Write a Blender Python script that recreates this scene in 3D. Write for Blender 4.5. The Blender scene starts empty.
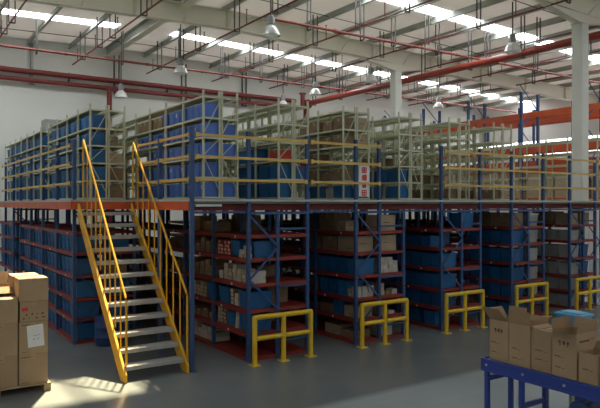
import bpy, bmesh, math, random
from mathutils import Vector, Matrix
random.seed(7)
C = bpy.context.scene.collection
R = math.radians
EYE = 2.75
ROOF_GLOW = 0.165
DECK = 2.80

# ------------------------------------------------------------------ materials
MATS = {}
def mat(name, col, rough=0.6, metal=0.0, noise=0.12, scale=6.0, vary=0.0, bump=0.0, spec=0.5, stretch=None):
    m = bpy.data.materials.new(name); m.use_nodes = True
    nt = m.node_tree; N = nt.nodes; L = nt.links
    b = N['Principled BSDF']
    b.inputs['Roughness'].default_value = rough
    b.inputs['Metallic'].default_value = metal
    b.inputs['Specular IOR Level'].default_value = spec
    tc = N.new('ShaderNodeTexCoord'); nz = N.new('ShaderNodeTexNoise')
    nz.inputs['Scale'].default_value = scale; nz.inputs['Detail'].default_value = 4
    src = tc.outputs['Object']
    if stretch:
        mp = N.new('ShaderNodeMapping'); mp.inputs['Scale'].default_value = stretch
        L.new(src, mp.inputs['Vector']); src = mp.outputs['Vector']
    L.new(src, nz.inputs['Vector'])
    rp = N.new('ShaderNodeMapRange')
    rp.inputs['From Min'].default_value = 0.25; rp.inputs['From Max'].default_value = 0.75
    rp.inputs['To Min'].default_value = 1 - noise; rp.inputs['To Max'].default_value = 1 + noise
    L.new(nz.outputs['Fac'], rp.inputs['Value'])
    val = rp.outputs['Result']
    if vary:
        oi = N.new('ShaderNodeObjectInfo'); r2 = N.new('ShaderNodeMapRange')
        r2.inputs['To Min'].default_value = 1 - vary; r2.inputs['To Max'].default_value = 1 + vary
        L.new(oi.outputs['Random'], r2.inputs['Value'])
        mu = N.new('ShaderNodeMath'); mu.operation = 'MULTIPLY'
        L.new(val, mu.inputs[0]); L.new(r2.outputs['Result'], mu.inputs[1]); val = mu.outputs['Value']
    vm = N.new('ShaderNodeVectorMath'); vm.operation = 'SCALE'
    vm.inputs[0].default_value = col
    L.new(val, vm.inputs['Scale'])
    L.new(vm.outputs['Vector'], b.inputs['Base Color'])
    if bump:
        bp = N.new('ShaderNodeBump'); bp.inputs['Strength'].default_value = bump; bp.inputs['Distance'].default_value = 0.01
        L.new(nz.outputs['Fac'], bp.inputs['Height']); L.new(bp.outputs['Normal'], b.inputs['Normal'])
    MATS[name] = m
    return m
def emit(name, col, strength):
    m = bpy.data.materials.new(name); m.use_nodes = True
    nt = m.node_tree; nt.nodes.clear()
    o = nt.nodes.new('ShaderNodeOutputMaterial'); e = nt.nodes.new('ShaderNodeEmission')
    e.inputs['Color'].default_value = (*col, 1); e.inputs['Strength'].default_value = strength
    nt.links.new(e.outputs[0], o.inputs[0]); MATS[name] = m
    return m
def clear_glass(name):
    m = bpy.data.materials.new(name); m.use_nodes = True
    nt = m.node_tree; nt.nodes.clear()
    o = nt.nodes.new('ShaderNodeOutputMaterial'); t = nt.nodes.new('ShaderNodeBsdfTransparent'); g = nt.nodes.new('ShaderNodeBsdfGlossy')
    g.inputs['Roughness'].default_value = 0.1
    x = nt.nodes.new('ShaderNodeMixShader'); x.inputs[0].default_value = 0.06
    nt.links.new(t.outputs[0], x.inputs[1]); nt.links.new(g.outputs[0], x.inputs[2]); nt.links.new(x.outputs[0], o.inputs[0])
    MATS[name] = m

mat('blue_steel', (0.025, 0.072, 0.195), 0.45, noise=0.10)
mat('dark_blue_steel', (0.020, 0.055, 0.20), 0.45, noise=0.10)
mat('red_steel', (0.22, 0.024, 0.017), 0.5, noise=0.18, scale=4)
mat('orange_steel', (0.52, 0.085, 0.020), 0.45, noise=0.15, scale=3)
mat('grey_shelf', (0.52, 0.54, 0.39), 0.5, noise=0.10)
mat('grey_deck_steel', (0.42, 0.44, 0.43), 0.5, noise=0.12, scale=3)
mat('deck_board', (0.20, 0.19, 0.17), 0.7, noise=0.2, scale=2)
mat('yellow_paint', (0.66, 0.36, 0.012), 0.42, noise=0.12, scale=5)
mat('lemon_paint', (0.68, 0.46, 0.02), 0.42, noise=0.10, scale=5)
mat('rail_yellow', (0.60, 0.40, 0.10), 0.45, noise=0.10, scale=5)
mat('tread_steel', (0.33, 0.34, 0.34), 0.5, noise=0.08, scale=9)
mat('blue_bin', (0.011, 0.118, 0.31), 0.5, noise=0.08, vary=0.22)
mat('royal_bin', (0.075, 0.175, 0.55), 0.5, noise=0.08, vary=0.15)
mat('pale_blue_bin', (0.10, 0.36, 0.62), 0.5, noise=0.05)
mat('grey_bin', (0.30, 0.33, 0.33), 0.55, noise=0.08, vary=0.15)
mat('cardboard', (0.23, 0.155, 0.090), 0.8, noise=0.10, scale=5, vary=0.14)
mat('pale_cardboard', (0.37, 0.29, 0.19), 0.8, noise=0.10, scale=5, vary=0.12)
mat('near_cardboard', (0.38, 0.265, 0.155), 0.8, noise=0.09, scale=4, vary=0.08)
mat('inner_cardboard', (0.31, 0.205, 0.115), 0.85, noise=0.10, scale=4)
mat('tape', (0.36, 0.27, 0.16), 0.35, noise=0.05)
mat('ink', (0.085, 0.060, 0.040), 0.8, noise=0.2)
mat('paper', (0.72, 0.73, 0.74), 0.7, noise=0.05)
mat('white_pack', (0.44, 0.42, 0.38), 0.7, noise=0.10, vary=0.15)
mat('red_pack', (0.42, 0.045, 0.03), 0.6, noise=0.15, vary=0.2)
mat('red_ink', (0.62, 0.035, 0.025), 0.6, noise=0.06)
mat('pallet_wood', (0.36, 0.26, 0.15), 0.85, noise=0.2, scale=8)
mat('conveyor_blue', (0.022, 0.055, 0.31), 0.38, noise=0.08, scale=4)
mat('roller_steel', (0.45, 0.45, 0.46), 0.35, metal=0.8, noise=0.1)
mat('bolt', (0.5, 0.5, 0.5), 0.4, metal=0.7, noise=0.1)
mat('wall_panel', (0.72, 0.74, 0.70), 0.75, noise=0.03, scale=0.6)
mat('ceiling_sheet', (0.80, 0.74, 0.68), 0.85, noise=0.04, scale=0.7)
mat('purlin_steel', (0.30, 0.33, 0.29), 0.5, noise=0.12, scale=2)
mat('cream_steel', (0.72, 0.69, 0.58), 0.55, noise=0.05, scale=1.5)
mat('column_white', (0.74, 0.76, 0.70), 0.55, noise=0.04, scale=1.5)
mat('dark_rod', (0.07, 0.07, 0.065), 0.6, noise=0.15)
mat('dark_red_pipe', (0.20, 0.028, 0.026), 0.45, noise=0.12, scale=3)
mat('red_pipe', (0.19, 0.036, 0.028), 0.42, noise=0.12, scale=3)
mat('fire_red', (0.30, 0.040, 0.024), 0.42, noise=0.12, scale=3)
mat('lamp_metal', (0.72, 0.74, 0.74), 0.3, metal=0.2, noise=0.06)
mat('lamp_lens', (0.82, 0.83, 0.82), 0.3, noise=0.03)
mat('lamp_box', (0.28, 0.30, 0.30), 0.5, noise=0.1)
mat('table_top', (0.66, 0.67, 0.66), 0.5, noise=0.05)
emit('skylight_sheet', (0.95, 0.98, 1.0), 17.0)
emit('dim_skylight_sheet', (0.95, 0.98, 1.0), 5.0)
emit('fill_pane', (0.93, 0.97, 1.0), 2.5)
emit('daylit_pane', (0.96, 0.98, 1.0), 8.0)
mat('door_panel', (0.45, 0.46, 0.45), 0.6, noise=0.05)
clear_glass('clear_pane')
def glow_sheet(name, w):
    m = MATS[name]; nt = m.node_tree; b = nt.nodes['Principled BSDF']; o = [n for n in nt.nodes if n.type == 'OUTPUT_MATERIAL'][0]
    t = nt.nodes.new('ShaderNodeBsdfTranslucent'); t.inputs['Color'].default_value = (0.70, 0.74, 0.82, 1)
    x = nt.nodes.new('ShaderNodeMixShader'); x.inputs[0].default_value = w
    nt.links.new(b.outputs[0], x.inputs[1]); nt.links.new(t.outputs[0], x.inputs[2]); nt.links.new(x.outputs[0], o.inputs[0])
glow_sheet('ceiling_sheet', ROOF_GLOW)  # sky light let through the metal roof, added to brighten the ceiling

def floor_material():
    m = bpy.data.materials.new('floor_coating'); m.use_nodes = True
    nt = m.node_tree; N = nt.nodes; L = nt.links; b = N['Principled BSDF']
    tc = N.new('ShaderNodeTexCoord')
    n1 = N.new('ShaderNodeTexNoise'); n1.inputs['Scale'].default_value = 0.55; n1.inputs['Detail'].default_value = 3; n1.inputs['Roughness'].default_value = 0.5
    n2 = N.new('ShaderNodeTexNoise'); n2.inputs['Scale'].default_value = 5.0; n2.inputs['Detail'].default_value = 5
    L.new(tc.outputs['Object'], n1.inputs['Vector']); L.new(tc.outputs['Object'], n2.inputs['Vector'])
    r = N.new('ShaderNodeValToRGB')
    r.color_ramp.elements[0].position = 0.30; r.color_ramp.elements[0].color = FLOOR_A
    r.color_ramp.elements[1].position = 0.72; r.color_ramp.elements[1].color = FLOOR_B
    mx = N.new('ShaderNodeMix'); mx.data_type = 'FLOAT'; mx.inputs[0].default_value = 0.10
    L.new(n1.outputs['Fac'], mx.inputs[2]); L.new(n2.outputs['Fac'], mx.inputs[3])
    L.new(mx.outputs[0], r.inputs['Fac'])
    # floor colour is paler in front than along the racks; the step runs along X
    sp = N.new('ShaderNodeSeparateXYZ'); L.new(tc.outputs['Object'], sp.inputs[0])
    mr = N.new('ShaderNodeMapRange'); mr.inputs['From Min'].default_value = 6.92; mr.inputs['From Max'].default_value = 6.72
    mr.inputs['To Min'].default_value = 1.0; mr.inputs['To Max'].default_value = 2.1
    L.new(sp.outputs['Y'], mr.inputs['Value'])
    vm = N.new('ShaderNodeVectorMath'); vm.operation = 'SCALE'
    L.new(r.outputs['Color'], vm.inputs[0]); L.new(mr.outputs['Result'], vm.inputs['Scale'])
    L.new(vm.outputs['Vector'], b.inputs['Base Color'])
    rr = N.new('ShaderNodeMapRange'); rr.inputs['To Min'].default_value = 0.20; rr.inputs['To Max'].default_value = 0.30
    L.new(n1.outputs['Fac'], rr.inputs['Value']); L.new(rr.outputs['Result'], b.inputs['Roughness'])
    b.inputs['Specular IOR Level'].default_value = 0.55
    MATS['floor_coating'] = m
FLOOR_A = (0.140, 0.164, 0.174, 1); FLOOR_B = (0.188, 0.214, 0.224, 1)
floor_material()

# ------------------------------------------------------------------ mesh builder
class MB:
    def __init__(s): s.v = []; s.f = []; s.m = []; s.cur = 0
    def add(s, vs, fs, mi=None):
        b = len(s.v); s.v += [tuple(v) for v in vs]
        for f in fs: s.f.append(tuple(i + b for i in f)); s.m.append(s.cur if mi is None else mi)
        return s
    def box(s, x0, y0, z0, x1, y1, z1, mi=None):
        vs = [(x0,y0,z0),(x1,y0,z0),(x1,y1,z0),(x0,y1,z0),(x0,y0,z1),(x1,y0,z1),(x1,y1,z1),(x0,y1,z1)]
        return s.add(vs, [(0,3,2,1),(4,5,6,7),(0,1,5,4),(1,2,6,5),(2,3,7,6),(3,0,4,7)], mi)
    def hexa(s, bot, top, mi=None):
        return s.add(list(bot) + list(top), [(0,3,2,1),(4,5,6,7),(0,1,5,4),(1,2,6,5),(2,3,7,6),(3,0,4,7)], mi)
    def bar(s, p, q, w, h=None, mi=None, up=(0,0,1)):
        h = h or w; p = Vector(p); q = Vector(q); d = (q - p).normalized(); u = Vector(up)
        if abs(d.dot(u)) > 0.98: u = Vector((0,1,0))
        a = d.cross(u).normalized(); b = a.cross(d).normalized()
        off = [(-1,-1),(1,-1),(1,1),(-1,1)]
        return s.hexa([p + a*(i*w/2) + b*(j*h/2) for i, j in off], [q + a*(i*w/2) + b*(j*h/2) for i, j in off], mi)
    def tube(s, pts, r, n=10, mi=None, cap=True):
        pts = [Vector(p) for p in pts]; rings = []
        for i, p in enumerate(pts):
            d = (pts[min(i+1, len(pts)-1)] - pts[max(i-1, 0)]).normalized()
            u = Vector((0,0,1)) if abs(d.z) < 0.95 else Vector((0,1,0))
            a = d.cross(u).normalized(); b = a.cross(d).normalized()
            rings.append([p + a*(r*math.cos(t*2*math.pi/n)) + b*(r*math.sin(t*2*math.pi/n)) for t in range(n)])
        vs = [v for rg in rings for v in rg]; fs = []
        for i in range(len(rings)-1):
            for t in range(n):
                fs.append((i*n+t, i*n+(t+1)%n, (i+1)*n+(t+1)%n, (i+1)*n+t))
        if cap:
            fs.append(tuple(range(n-1, -1, -1))); fs.append(tuple((len(rings)-1)*n + t for t in range(n)))
        return s.add(vs, fs, mi)
    def lathe(s, prof, c, n=20, mi=None):
        vs = []; fs = []
        for r, z in prof:
            for t in range(n):
                vs.append((c[0]+r*math.cos(t*2*math.pi/n), c[1]+r*math.sin(t*2*math.pi/n), c[2]+z))
        for i in range(len(prof)-1):
            for t in range(n):
                fs.append((i*n+t, i*n+(t+1)%n, (i+1)*n+(t+1)%n, (i+1)*n+t))
        return s.add(vs, fs, mi)
    def prism(s, poly, axis, a, b, mi=None):
        """poly of 2D points extruded along an axis from a to b (axis 'x': (y,z), 'y': (x,z), 'z': (x,y))"""
        def P(p, t):
            return (t, p[0], p[1]) if axis == 'x' else (p[0], t, p[1]) if axis == 'y' else (p[0], p[1], t)
        n = len(poly); vs = [P(p, a) for p in poly] + [P(p, b) for p in poly]
        fs = [tuple(range(n-1,-1,-1)), tuple(range(n, 2*n))] + [(i, (i+1)%n, n+(i+1)%n, n+i) for i in range(n)]
        return s.add(vs, fs, mi)
    def mesh(s, name, mats, origin=(0,0,0), smooth=False):
        me = bpy.data.meshes.new(name); o = Vector(origin)
        me.from_pydata([tuple(Vector(v) - o) for v in s.v], [], s.f)
        for k in (mats if isinstance(mats, (list, tuple)) else [mats]): me.materials.append(MATS[k])
        for p, mi in zip(me.polygons, s.m): p.material_index = mi; p.use_smooth = smooth
        bm = bmesh.new(); bm.from_mesh(me); bmesh.ops.recalc_face_normals(bm, faces=bm.faces); bm.to_mesh(me); bm.free()
        return me
    def build(s, name, mats, parent=None, origin=None, bevel=0, smooth=False, seg=1):
        """world-space vertices; a child sits at its thing's origin"""
        if origin is None: origin = parent['_o'] if parent is not None and '_o' in parent else (0,0,0)
        o = bpy.data.objects.new(name, s.mesh(name, mats, origin, smooth)); C.objects.link(o)
        if parent is not None: o.parent = parent; o['_o'] = list(origin)
        else: o.location = origin; o['_o'] = list(origin)
        if bevel:
            b = o.modifiers.new('edge', 'BEVEL'); b.width = bevel; b.segments = seg; b.limit_method = 'ANGLE'; b.angle_limit = R(40)
        if smooth:
            try: o.data.set_sharp_from_angle(angle=R(40))
            except Exception: pass
        return o

SEEN_LABELS = {}
def tag(o, label, cat, group=None):
    o['label'] = label; o['category'] = cat
    if group: o['group'] = group
    SEEN_LABELS[label] = SEEN_LABELS.get(label, 0) + 1
    return o
def thing(name, loc, label, cat, group=None):
    o = bpy.data.objects.new(name, None); C.objects.link(o); o.location = loc; o['_o'] = list(loc)
    o.empty_display_size = 0.1
    return tag(o, label, cat, group)
def struct(o):
    o['kind'] = 'structure'; return o
ORD = 'zeroth first second third fourth fifth sixth seventh eighth ninth tenth eleventh twelfth thirteenth fourteenth fifteenth sixteenth seventeenth eighteenth nineteenth twentieth twenty-first twenty-second twenty-third twenty-fourth twenty-fifth twenty-sixth'.split()

# ------------------------------------------------------------------ camera
cam = bpy.data.cameras.new('camera'); co = bpy.data.objects.new('camera', cam); C.objects.link(co)
cam.sensor_width = 36; cam.lens = 620 / 600 * 36; cam.clip_end = 200
co.location = (0, 0, EYE); co.rotation_euler = (R(90), 0, R(-34))
cam.shift_y = -0.3 / 600
bpy.context.scene.camera = co

# ------------------------------------------------------------------ setting: shell
X0, X1, Y0, Y1 = -3.2, 30.0, -8.0, 25.0  # unseen left and front walls stand close in, to dim the lower racks
WALLH = 9.3
RIDGE = 9.0
def roof_z(x): return 9.05 - 0.03 * abs(x - RIDGE)
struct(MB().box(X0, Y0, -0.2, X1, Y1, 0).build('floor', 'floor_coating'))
def wall_ribs(axis): pass
struct(MB().box(X0-0.3, Y1, -0.2, X1+0.3, Y1+0.25, WALLH).build('wall_back', 'wall_panel'))
struct(MB().box(X0-0.3, Y0, -0.2, X0, Y1, WALLH).build('wall_left', 'wall_panel'))
# right wall with two ribbon windows, front wall (behind the camera) with loading doors
w = MB()
RW = [(5.40, 5.61), (5.98, 6.22)]
zz = -0.2
for a, b in RW: w.box(X1, Y0, zz, X1+0.3, Y1, a); zz = b
w.box(X1, Y0, zz, X1+0.3, Y1, WALLH)
struct(w.build('wall_right', 'wall_panel'))
for i, (a, b) in enumerate(RW):
    struct(MB().box(X1+0.1, Y0, a, X1+0.14, Y1, b).build('window_%d' % (i+1), 'daylit_pane'))
w = MB(); doors = [(-2.5, 0.5), (1.5, 4), (5, 9), (12, 16), (19, 23)]
xx = X0
for a, b in doors: w.box(xx, Y0-0.3, -0.2, a, Y0, WALLH); w.box(a, Y0-0.3, 4.4, b, Y0, 5.6); w.box(a, Y0-0.3, 7.6, b, Y0, WALLH); xx = b
w.box(xx, Y0-0.3, -0.2, X1, Y0, WALLH)
struct(w.build('wall_front', 'wall_panel'))
for i, (a, b) in enumerate(doors):
    struct(MB().box(a, Y0-0.2, 0, b, Y0-0.16, 4.4).build('door_%d' % (i+1), 'door_panel'))
    struct(MB().box(a, Y0-0.2, 5.6, b, Y0-0.16, 7.6).build('window_%d' % (i+4), 'fill_pane'))  # unseen glowing panes added as fill light for the upper hall

# roof sheets between the skylight strips
SKY = [-1.1, 6.4, 14.0, 21.65]
SW = 0.33
CLEAR = (2.85, 5.55)
CSW = 0.65
def slab(mb, xa, xb, ya, yb, t=0.05, dz=0.0):
    for a, b in ((xa, min(xb, RIDGE)), (max(xa, RIDGE), xb)):
        if b - a > 1e-4:
            za, zb = roof_z(a) + dz, roof_z(b) + dz
            mb.hexa([(a,ya,za),(b,ya,zb),(b,yb,zb),(a,yb,za)], [(a,ya,za+t),(b,ya,zb+t),(b,yb,zb+t),(a,yb,za+t)])
mb = MB(); ya = Y0 - 0.3
for s in SKY:
    if s == 14.0:
        slab(mb, X0-0.3, X1+0.3, ya, s - CSW)
        for e0, e1 in ((s - CSW, s - SW), (s + SW, s + CSW)):
            slab(mb, X0-0.3, CLEAR[0], e0, e1); slab(mb, CLEAR[1], X1+0.3, e0, e1)
        ya = s + CSW
    else:
        slab(mb, X0-0.3, X1+0.3, ya, s - SW); ya = s + SW
slab(mb, X0-0.3, X1+0.3, ya, Y1+0.25)
for s in SKY:       # solid strips at the ridge and every frame of the sheets
    for a, b in ((6.9, 8.9), (20.6, 21.6)):
        slab(mb, a, b, s - SW, s + SW)
    slab(mb, X0-0.3, X0, s - SW, s + SW); slab(mb, X1, X1+0.3, s - SW, s + SW)
struct(mb.build('ceiling', 'ceiling_sheet'))
nwin = 9
for s in SKY:
    spans = [(X0, 6.9), (8.9, 20.6), (21.6, X1)]
    if s == 14.0: spans = [(X0, CLEAR[0]), (CLEAR[1], 6.9), (8.9, 20.6), (21.6, X1)]
    for a, b in spans:
        q = MB(); slab(q, a, b, s - SW, s + SW, 0.02, 0.015)
        struct(q.build('window_%d' % nwin, 'skylight_sheet' if s > 10 else 'dim_skylight_sheet')); nwin += 1
q = MB(); slab(q, CLEAR[0], CLEAR[1], 14.0 - CSW, 14.0 + CSW, 0.01, 0.02)
struct(q.build('window_%d' % nwin, 'clear_pane'))

# purlins along Y, under the sheets
for k in range(-8, 14):
    x = 9.05 + 1.5 * k
    if abs(x - 7.55) < 0.1: continue
    z = roof_z(x) - 0.005
    q = MB()
    q.box(x-0.01, 0.0, z-0.21, x+0.01, Y1-0.02, z); q.box(x-0.08, 0.0, z-0.21, x-0.01, Y1-0.02, z-0.19); q.box(x+0.01, 0.0, z-0.02, x+0.08, Y1-0.02, z)
    struct(q.build('purlin', 'purlin_steel'))
# deep I-beam beside the ridge
q = MB(); x = 7.5; z = roof_z(x) - 0.01
for ya, yb in ((2.7, 9.85), (10.15, 17.35), (17.65, Y1-0.02)):
    q.box(x-0.015, ya, z-0.36, x+0.015, yb, z); q.box(x-0.13, ya, z-0.02, x+0.13, yb, z)
struct(q.build('ridge_beam', 'purlin_steel'))
q = MB()
for ya, yb in ((2.7, 9.85), (10.15, 17.35), (17.65, Y1-0.02)): q.box(x-0.13, ya, z-0.385, x+0.13, yb, z-0.36)
struct(q.build('ridge_flange', 'cream_steel'))
# sag rods between purlins
for y in (11.6, 16.2, 19.2, 23.3):
    q = MB()
    q.tube([(X0+1, y, roof_z(X0+1)-0.12), (RIDGE, y, roof_z(RIDGE)-0.12), (X1-0.5, y, roof_z(X1-0.5)-0.12)], 0.014, 6)
    struct(q.build('sag_rod', 'dark_rod'))
# portal girders along X and columns
COLX = 16.2
def girder(y):
    q = MB()
    xs = [X0, RIDGE, X1]
    for a, b in ((X0, RIDGE), (RIDGE, X1)):
        za, zb = roof_z(a) - 0.215, roof_z(b) - 0.215
        q.hexa([(a,y-0.012,za-0.56),(b,y-0.012,zb-0.56),(b,y+0.012,zb-0.56),(a,y+0.012,za-0.56)], [(a,y-0.012,za),(b,y-0.012,zb),(b,y+0.012,zb),(a,y+0.012,za)])
        for dz, t in ((0.0, 0.018), (-0.56, 0.018)):
            q.hexa([(a,y-0.125,za+dz-t),(b,y-0.125,zb+dz-t),(b,y+0.125,zb+dz-t),(a,y+0.125,za+dz-t)], [(a,y-0.125,za+dz),(b,y-0.125,zb+dz),(b,y+0.125,zb+dz),(a,y+0.125,za+dz)])
    # web stiffeners
    for k in range(-7, 8):
        x = RIDGE + 3*k
        if X0 < x < X1:
            zt = roof_z(x) - 0.24; q.box(x-0.006, y-0.11, zt-0.52, x+0.006, y+0.11, zt)
    # haunch at the column
    zt = roof_z(COLX) - 0.79
    for sx in (-1, 1):
        q.prism([(COLX, zt), (COLX + sx*1.7, zt), (COLX + sx*0.2, zt - 0.26), (COLX, zt - 0.26)], 'y', y-0.11, y+0.11)
    return struct(q.build('girder', 'cream_steel'))
for y in (2.5, 10.0, 17.5): girder(y)
for y in (2.5, 10.0, 17.5):
    q = MB(); zt = roof_z(COLX) - 1.06
    q.box(COLX-0.16, y-0.16, 0, COLX+0.16, y-0.13, zt); q.box(COLX-0.16, y+0.13, 0, COLX+0.16, y+0.16, zt)
    q.box(COLX-0.15, y-0.13, 0, COLX-0.13, y+0.13, zt); q.box(COLX+0.13, y-0.13, 0, COLX+0.15, y+0.13, zt)
    q.box(COLX-0.19, y-0.18, zt-0.03, COLX+0.19, y+0.18, zt)
    struct(q.build('column', 'column_white', bevel=0.008))
# fly braces from girder to purlin
for y in (10.0, 17.5):
    for k in range(-3, 8):
        x = 9.05 + 1.5*k
        q = MB(); z = roof_z(x)
        q.bar((x, y+0.02, z-0.74), (x, y+0.62, z-0.2), 0.05, 0.012); q.bar((x, y-0.02, z-0.74), (x, y-0.62, z-0.2), 0.05, 0.012)
        struct(q.build('fly_brace', 'cream_steel'))

# ------------------------------------------------------------------ pipes
def hangers(root, pts, drop, axis):
    for (x, y, z) in pts:
        q = MB(); zt = roof_z(x) - 0.02; d = 0.085
        for s in (-1, 1):
            p = (x + s*d, y, z - drop) if axis == 'y' else (x, y + s*d, z - drop)
            q.bar(p, (p[0], p[1], zt), 0.03)
        a = (x-d, y, z-drop) if axis == 'y' else (x, y-d, z-drop); b = (x+d, y, z-drop) if axis == 'y' else (x, y+d, z-drop)
        q.bar(a, b, 0.036)
        q.build('hanger', 'dark_rod', root)
def pipe_x(name, y, z, r, xa, xb, m, label, hx, drop=0.12):
    t = thing(name, (xa, y, z), label, 'pipe')
    q = MB(); q.tube([(xa, y, z), (xb, y, z)], r, 12); q.build('pipe', m, t, smooth=True)
    for x in hx: MB().tube([(x+0.9, y, z), (x+0.98, y, z)], r*1.35, 12).build('coupling', m, t, smooth=True)
    hangers(t, [(x, y, z) for x in hx], drop, 'x')
    return t
pipe_x('sprinkler_main', 14.8, 7.92, 0.042, 8.95, 29.6, 'red_pipe', 'red sprinkler main crossing high in front of the cream girder with the far column', [10.3, 12.3, 13.6, 15.6, 18.2, 21, 24, 27])
pipe_x('sprinkler_main', 22.15, 7.90, 0.042, -3.1, 29.6, 'red_pipe', 'red sprinkler main running high along the back, before the wall', [4.3, 7.2, 9.4, 11.2, 13.0, 15.1, 17.5, 20, 23, 26])
t = thing('wall_pipe', (-8, 24.72, 7.62), 'upper thick dark red pipe along the pale back wall', 'pipe')
MB().tube([(-3.1, 24.72, 7.66), (16.4, 24.72, 7.66)], 0.10, 14).build('pipe', 'dark_red_pipe', t, smooth=True)
q = MB()
for x in (-2, 2, 6, 10, 14): q.bar((x, 24.85, 7.5), (x, 24.99, 7.5), 0.06); q.bar((x, 24.86, 7.45), (x, 24.86, 7.8), 0.05)
q.build('bracket', 'dark_rod', t)
for x, d, m in ((4.65, 0.0, 'lamp_box'), (7.85, 0.1, 'dark_rod'), (10.75, 0.1, 'dark_rod'), (13.7, 0.1, 'dark_rod')):
    q = MB()
    for e in ((-d, d) if d else (0,)): q.bar((x+e, 24.86, 7.2), (x+e, 24.86, 8.75), 0.05 if d else 0.11)
    q.bar((x-0.12, 24.86, 7.22), (x+0.12, 24.86, 7.22), 0.05); q.build('support', m, t)
t = thing('wall_pipe', (-8, 24.72, 7.3), 'lower thick dark red wall pipe with a riser dropping behind the blue bins', 'pipe')
MB().tube([(-3.1, 24.72, 7.34), (16.4, 24.72, 7.34)], 0.085, 14).build('pipe', 'dark_red_pipe', t, smooth=True)
MB().tube([(7.45, 24.5, 0), (7.45, 24.5, 7.2), (7.45, 24.62, 7.34)], 0.10, 14).build('riser', 'dark_red_pipe', t, smooth=True)
t = thing('fire_main', (16.65, 24.5, 7.5), 'thick red fire main running overhead past the white columns to the back corner', 'pipe')
MB().tube([(16.65, -4, 7.47), (16.65, 24.45, 7.47)], 0.115, 16).build('pipe', 'fire_red', t, smooth=True)
MB().tube([(16.85, 24.45, 0), (16.85, 24.45, 7.4)], 0.14, 14).build('riser', 'dark_red_pipe', t, smooth=True)
q = MB(); q.tube([(16.75, 24.1, 7.47), (16.75, 24.3, 7.47)], 0.22, 16); q.tube([(16.4, 24.1, 7.2), (16.4, 24.1, 7.9)], 0.10, 12); q.lathe([(0.0,0.0),(0.17,0.0),(0.17,0.05),(0.0,0.05)], (16.4, 24.1, 7.9), 14)
q.build('valve', 'dark_red_pipe', t)
hangers(t, [(16.65, y, 7.47) for y in (6.5, 9.2, 12.2, 14.3, 16.5, 19, 21.5, 23.5)], 0.15, 'y')
# branch lines along Y with drops
BR = [3.1, 6.0, 8.9, 11.8, 14.7, 17.6, 20.5, 23.4]
for i, x in enumerate(BR):
    lab = {0: 'thin dark sprinkler branch pipe, leftmost line under the roof', 7: 'thin dark sprinkler branch pipe, rightmost line under the roof'}.get(i, 'thin dark sprinkler branch pipe, %s line from the left under the roof' % ORD[i+1])
    t = thing('sprinkler_branch', (x, 3, 7.85), lab, 'pipe', 'sprinkler branch pipes under the roof')
    MB().tube([(x, 1.0, 8.02), (x, 24.3, 8.02)], 0.026, 8).build('pipe', 'dark_red_pipe', t, smooth=True)
    for y in (5.6, 8.2, 11.0, 13.2, 16.0, 18.9, 21.3, 23.6):
        q = MB(); q.tube([(x, y, 8.02), (x, y, 8.45)], 0.016, 6); q.lathe([(0.0,0.0),(0.035,0.01),(0.035,0.02),(0.0,0.02)], (x, y, 8.45), 8)
        q.build('sprinkler_head', 'red_pipe', t)
    hangers(t, [(x, y, 8.02) for y in (4.5, 7.2, 9.4, 12.3, 14.4, 16.6, 19.4, 20.8, 22.9)], 0.07, 'y')
# other conduits on the roof: grey droppers
def lamp(px, py, z, label, scale=1.03):
    t = thing('pendant_lamp', (px, py, z), label, 'lamp', 'high bay lamps under the roof')
    zt = roof_z(px) - 0.02
    MB().tube([(px, py, z+0.50*scale), (px, py, zt)], 0.022, 8).build('pendant_rod', 'dark_rod', t)
    q = MB(); s = scale
    q.lathe([(0.0,0.52*s),(0.07*s,0.52*s),(0.10*s,0.48*s),(0.10*s,0.30*s),(0.07*s,0.27*s),(0.0,0.27*s)], (px, py, z), 16)
    q.build('gear_housing', 'lamp_box', t, smooth=True)
    q = MB(); q.lathe([(0.06*s,0.28*s),(0.11*s,0.25*s),(0.19*s,0.15*s),(0.235*s,0.03*s),(0.245*s,0.0),(0.225*s,0.0),(0.215*s,0.03*s),(0.17*s,0.14*s),(0.09*s,0.235*s),(0.05*s,0.25*s)], (px, py, z), 24)
    q.build('reflector', 'lamp_metal', t, smooth=True)
    q = MB(); q.lathe([(0.21*s,0.02*s),(0.13*s,-0.015*s),(0.0,-0.03*s)], (px, py, z), 20); q.build('lens', 'lamp_lens', t, smooth=True)
for x, y, z, lab in (
    (8.62, 14.17, 7.24, 'bell shaped high bay lamp hanging before the cream girder, nearest above the stairs'),
    (15.75, 11.9, 7.32, 'large bell high bay lamp beside the thick red fire main, nearest the near white column'),
    (15.3, 17.9, 7.36, 'bell high bay lamp left of the far white column'),
    (15.2, 21.4, 7.36, 'bell high bay lamp just before the red valve at the back corner'),
    (15.0, 23.6, 7.12, 'bell high bay lamp low against the back wall, left of the red valve'),
    (8.66, 20.3, 7.30, 'bell high bay lamp above the royal blue bins'),
    (7.69, 23.8, 6.86, 'small far bell lamp just above the shelves at the stairhead'),
    (21.3, 23.0, 7.15, 'bell high bay lamp close behind the far white column'),
    (22.6, 21.4, 7.45, 'bell high bay lamp right of the far white column')):
    lamp(x, y, z, lab)

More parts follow.
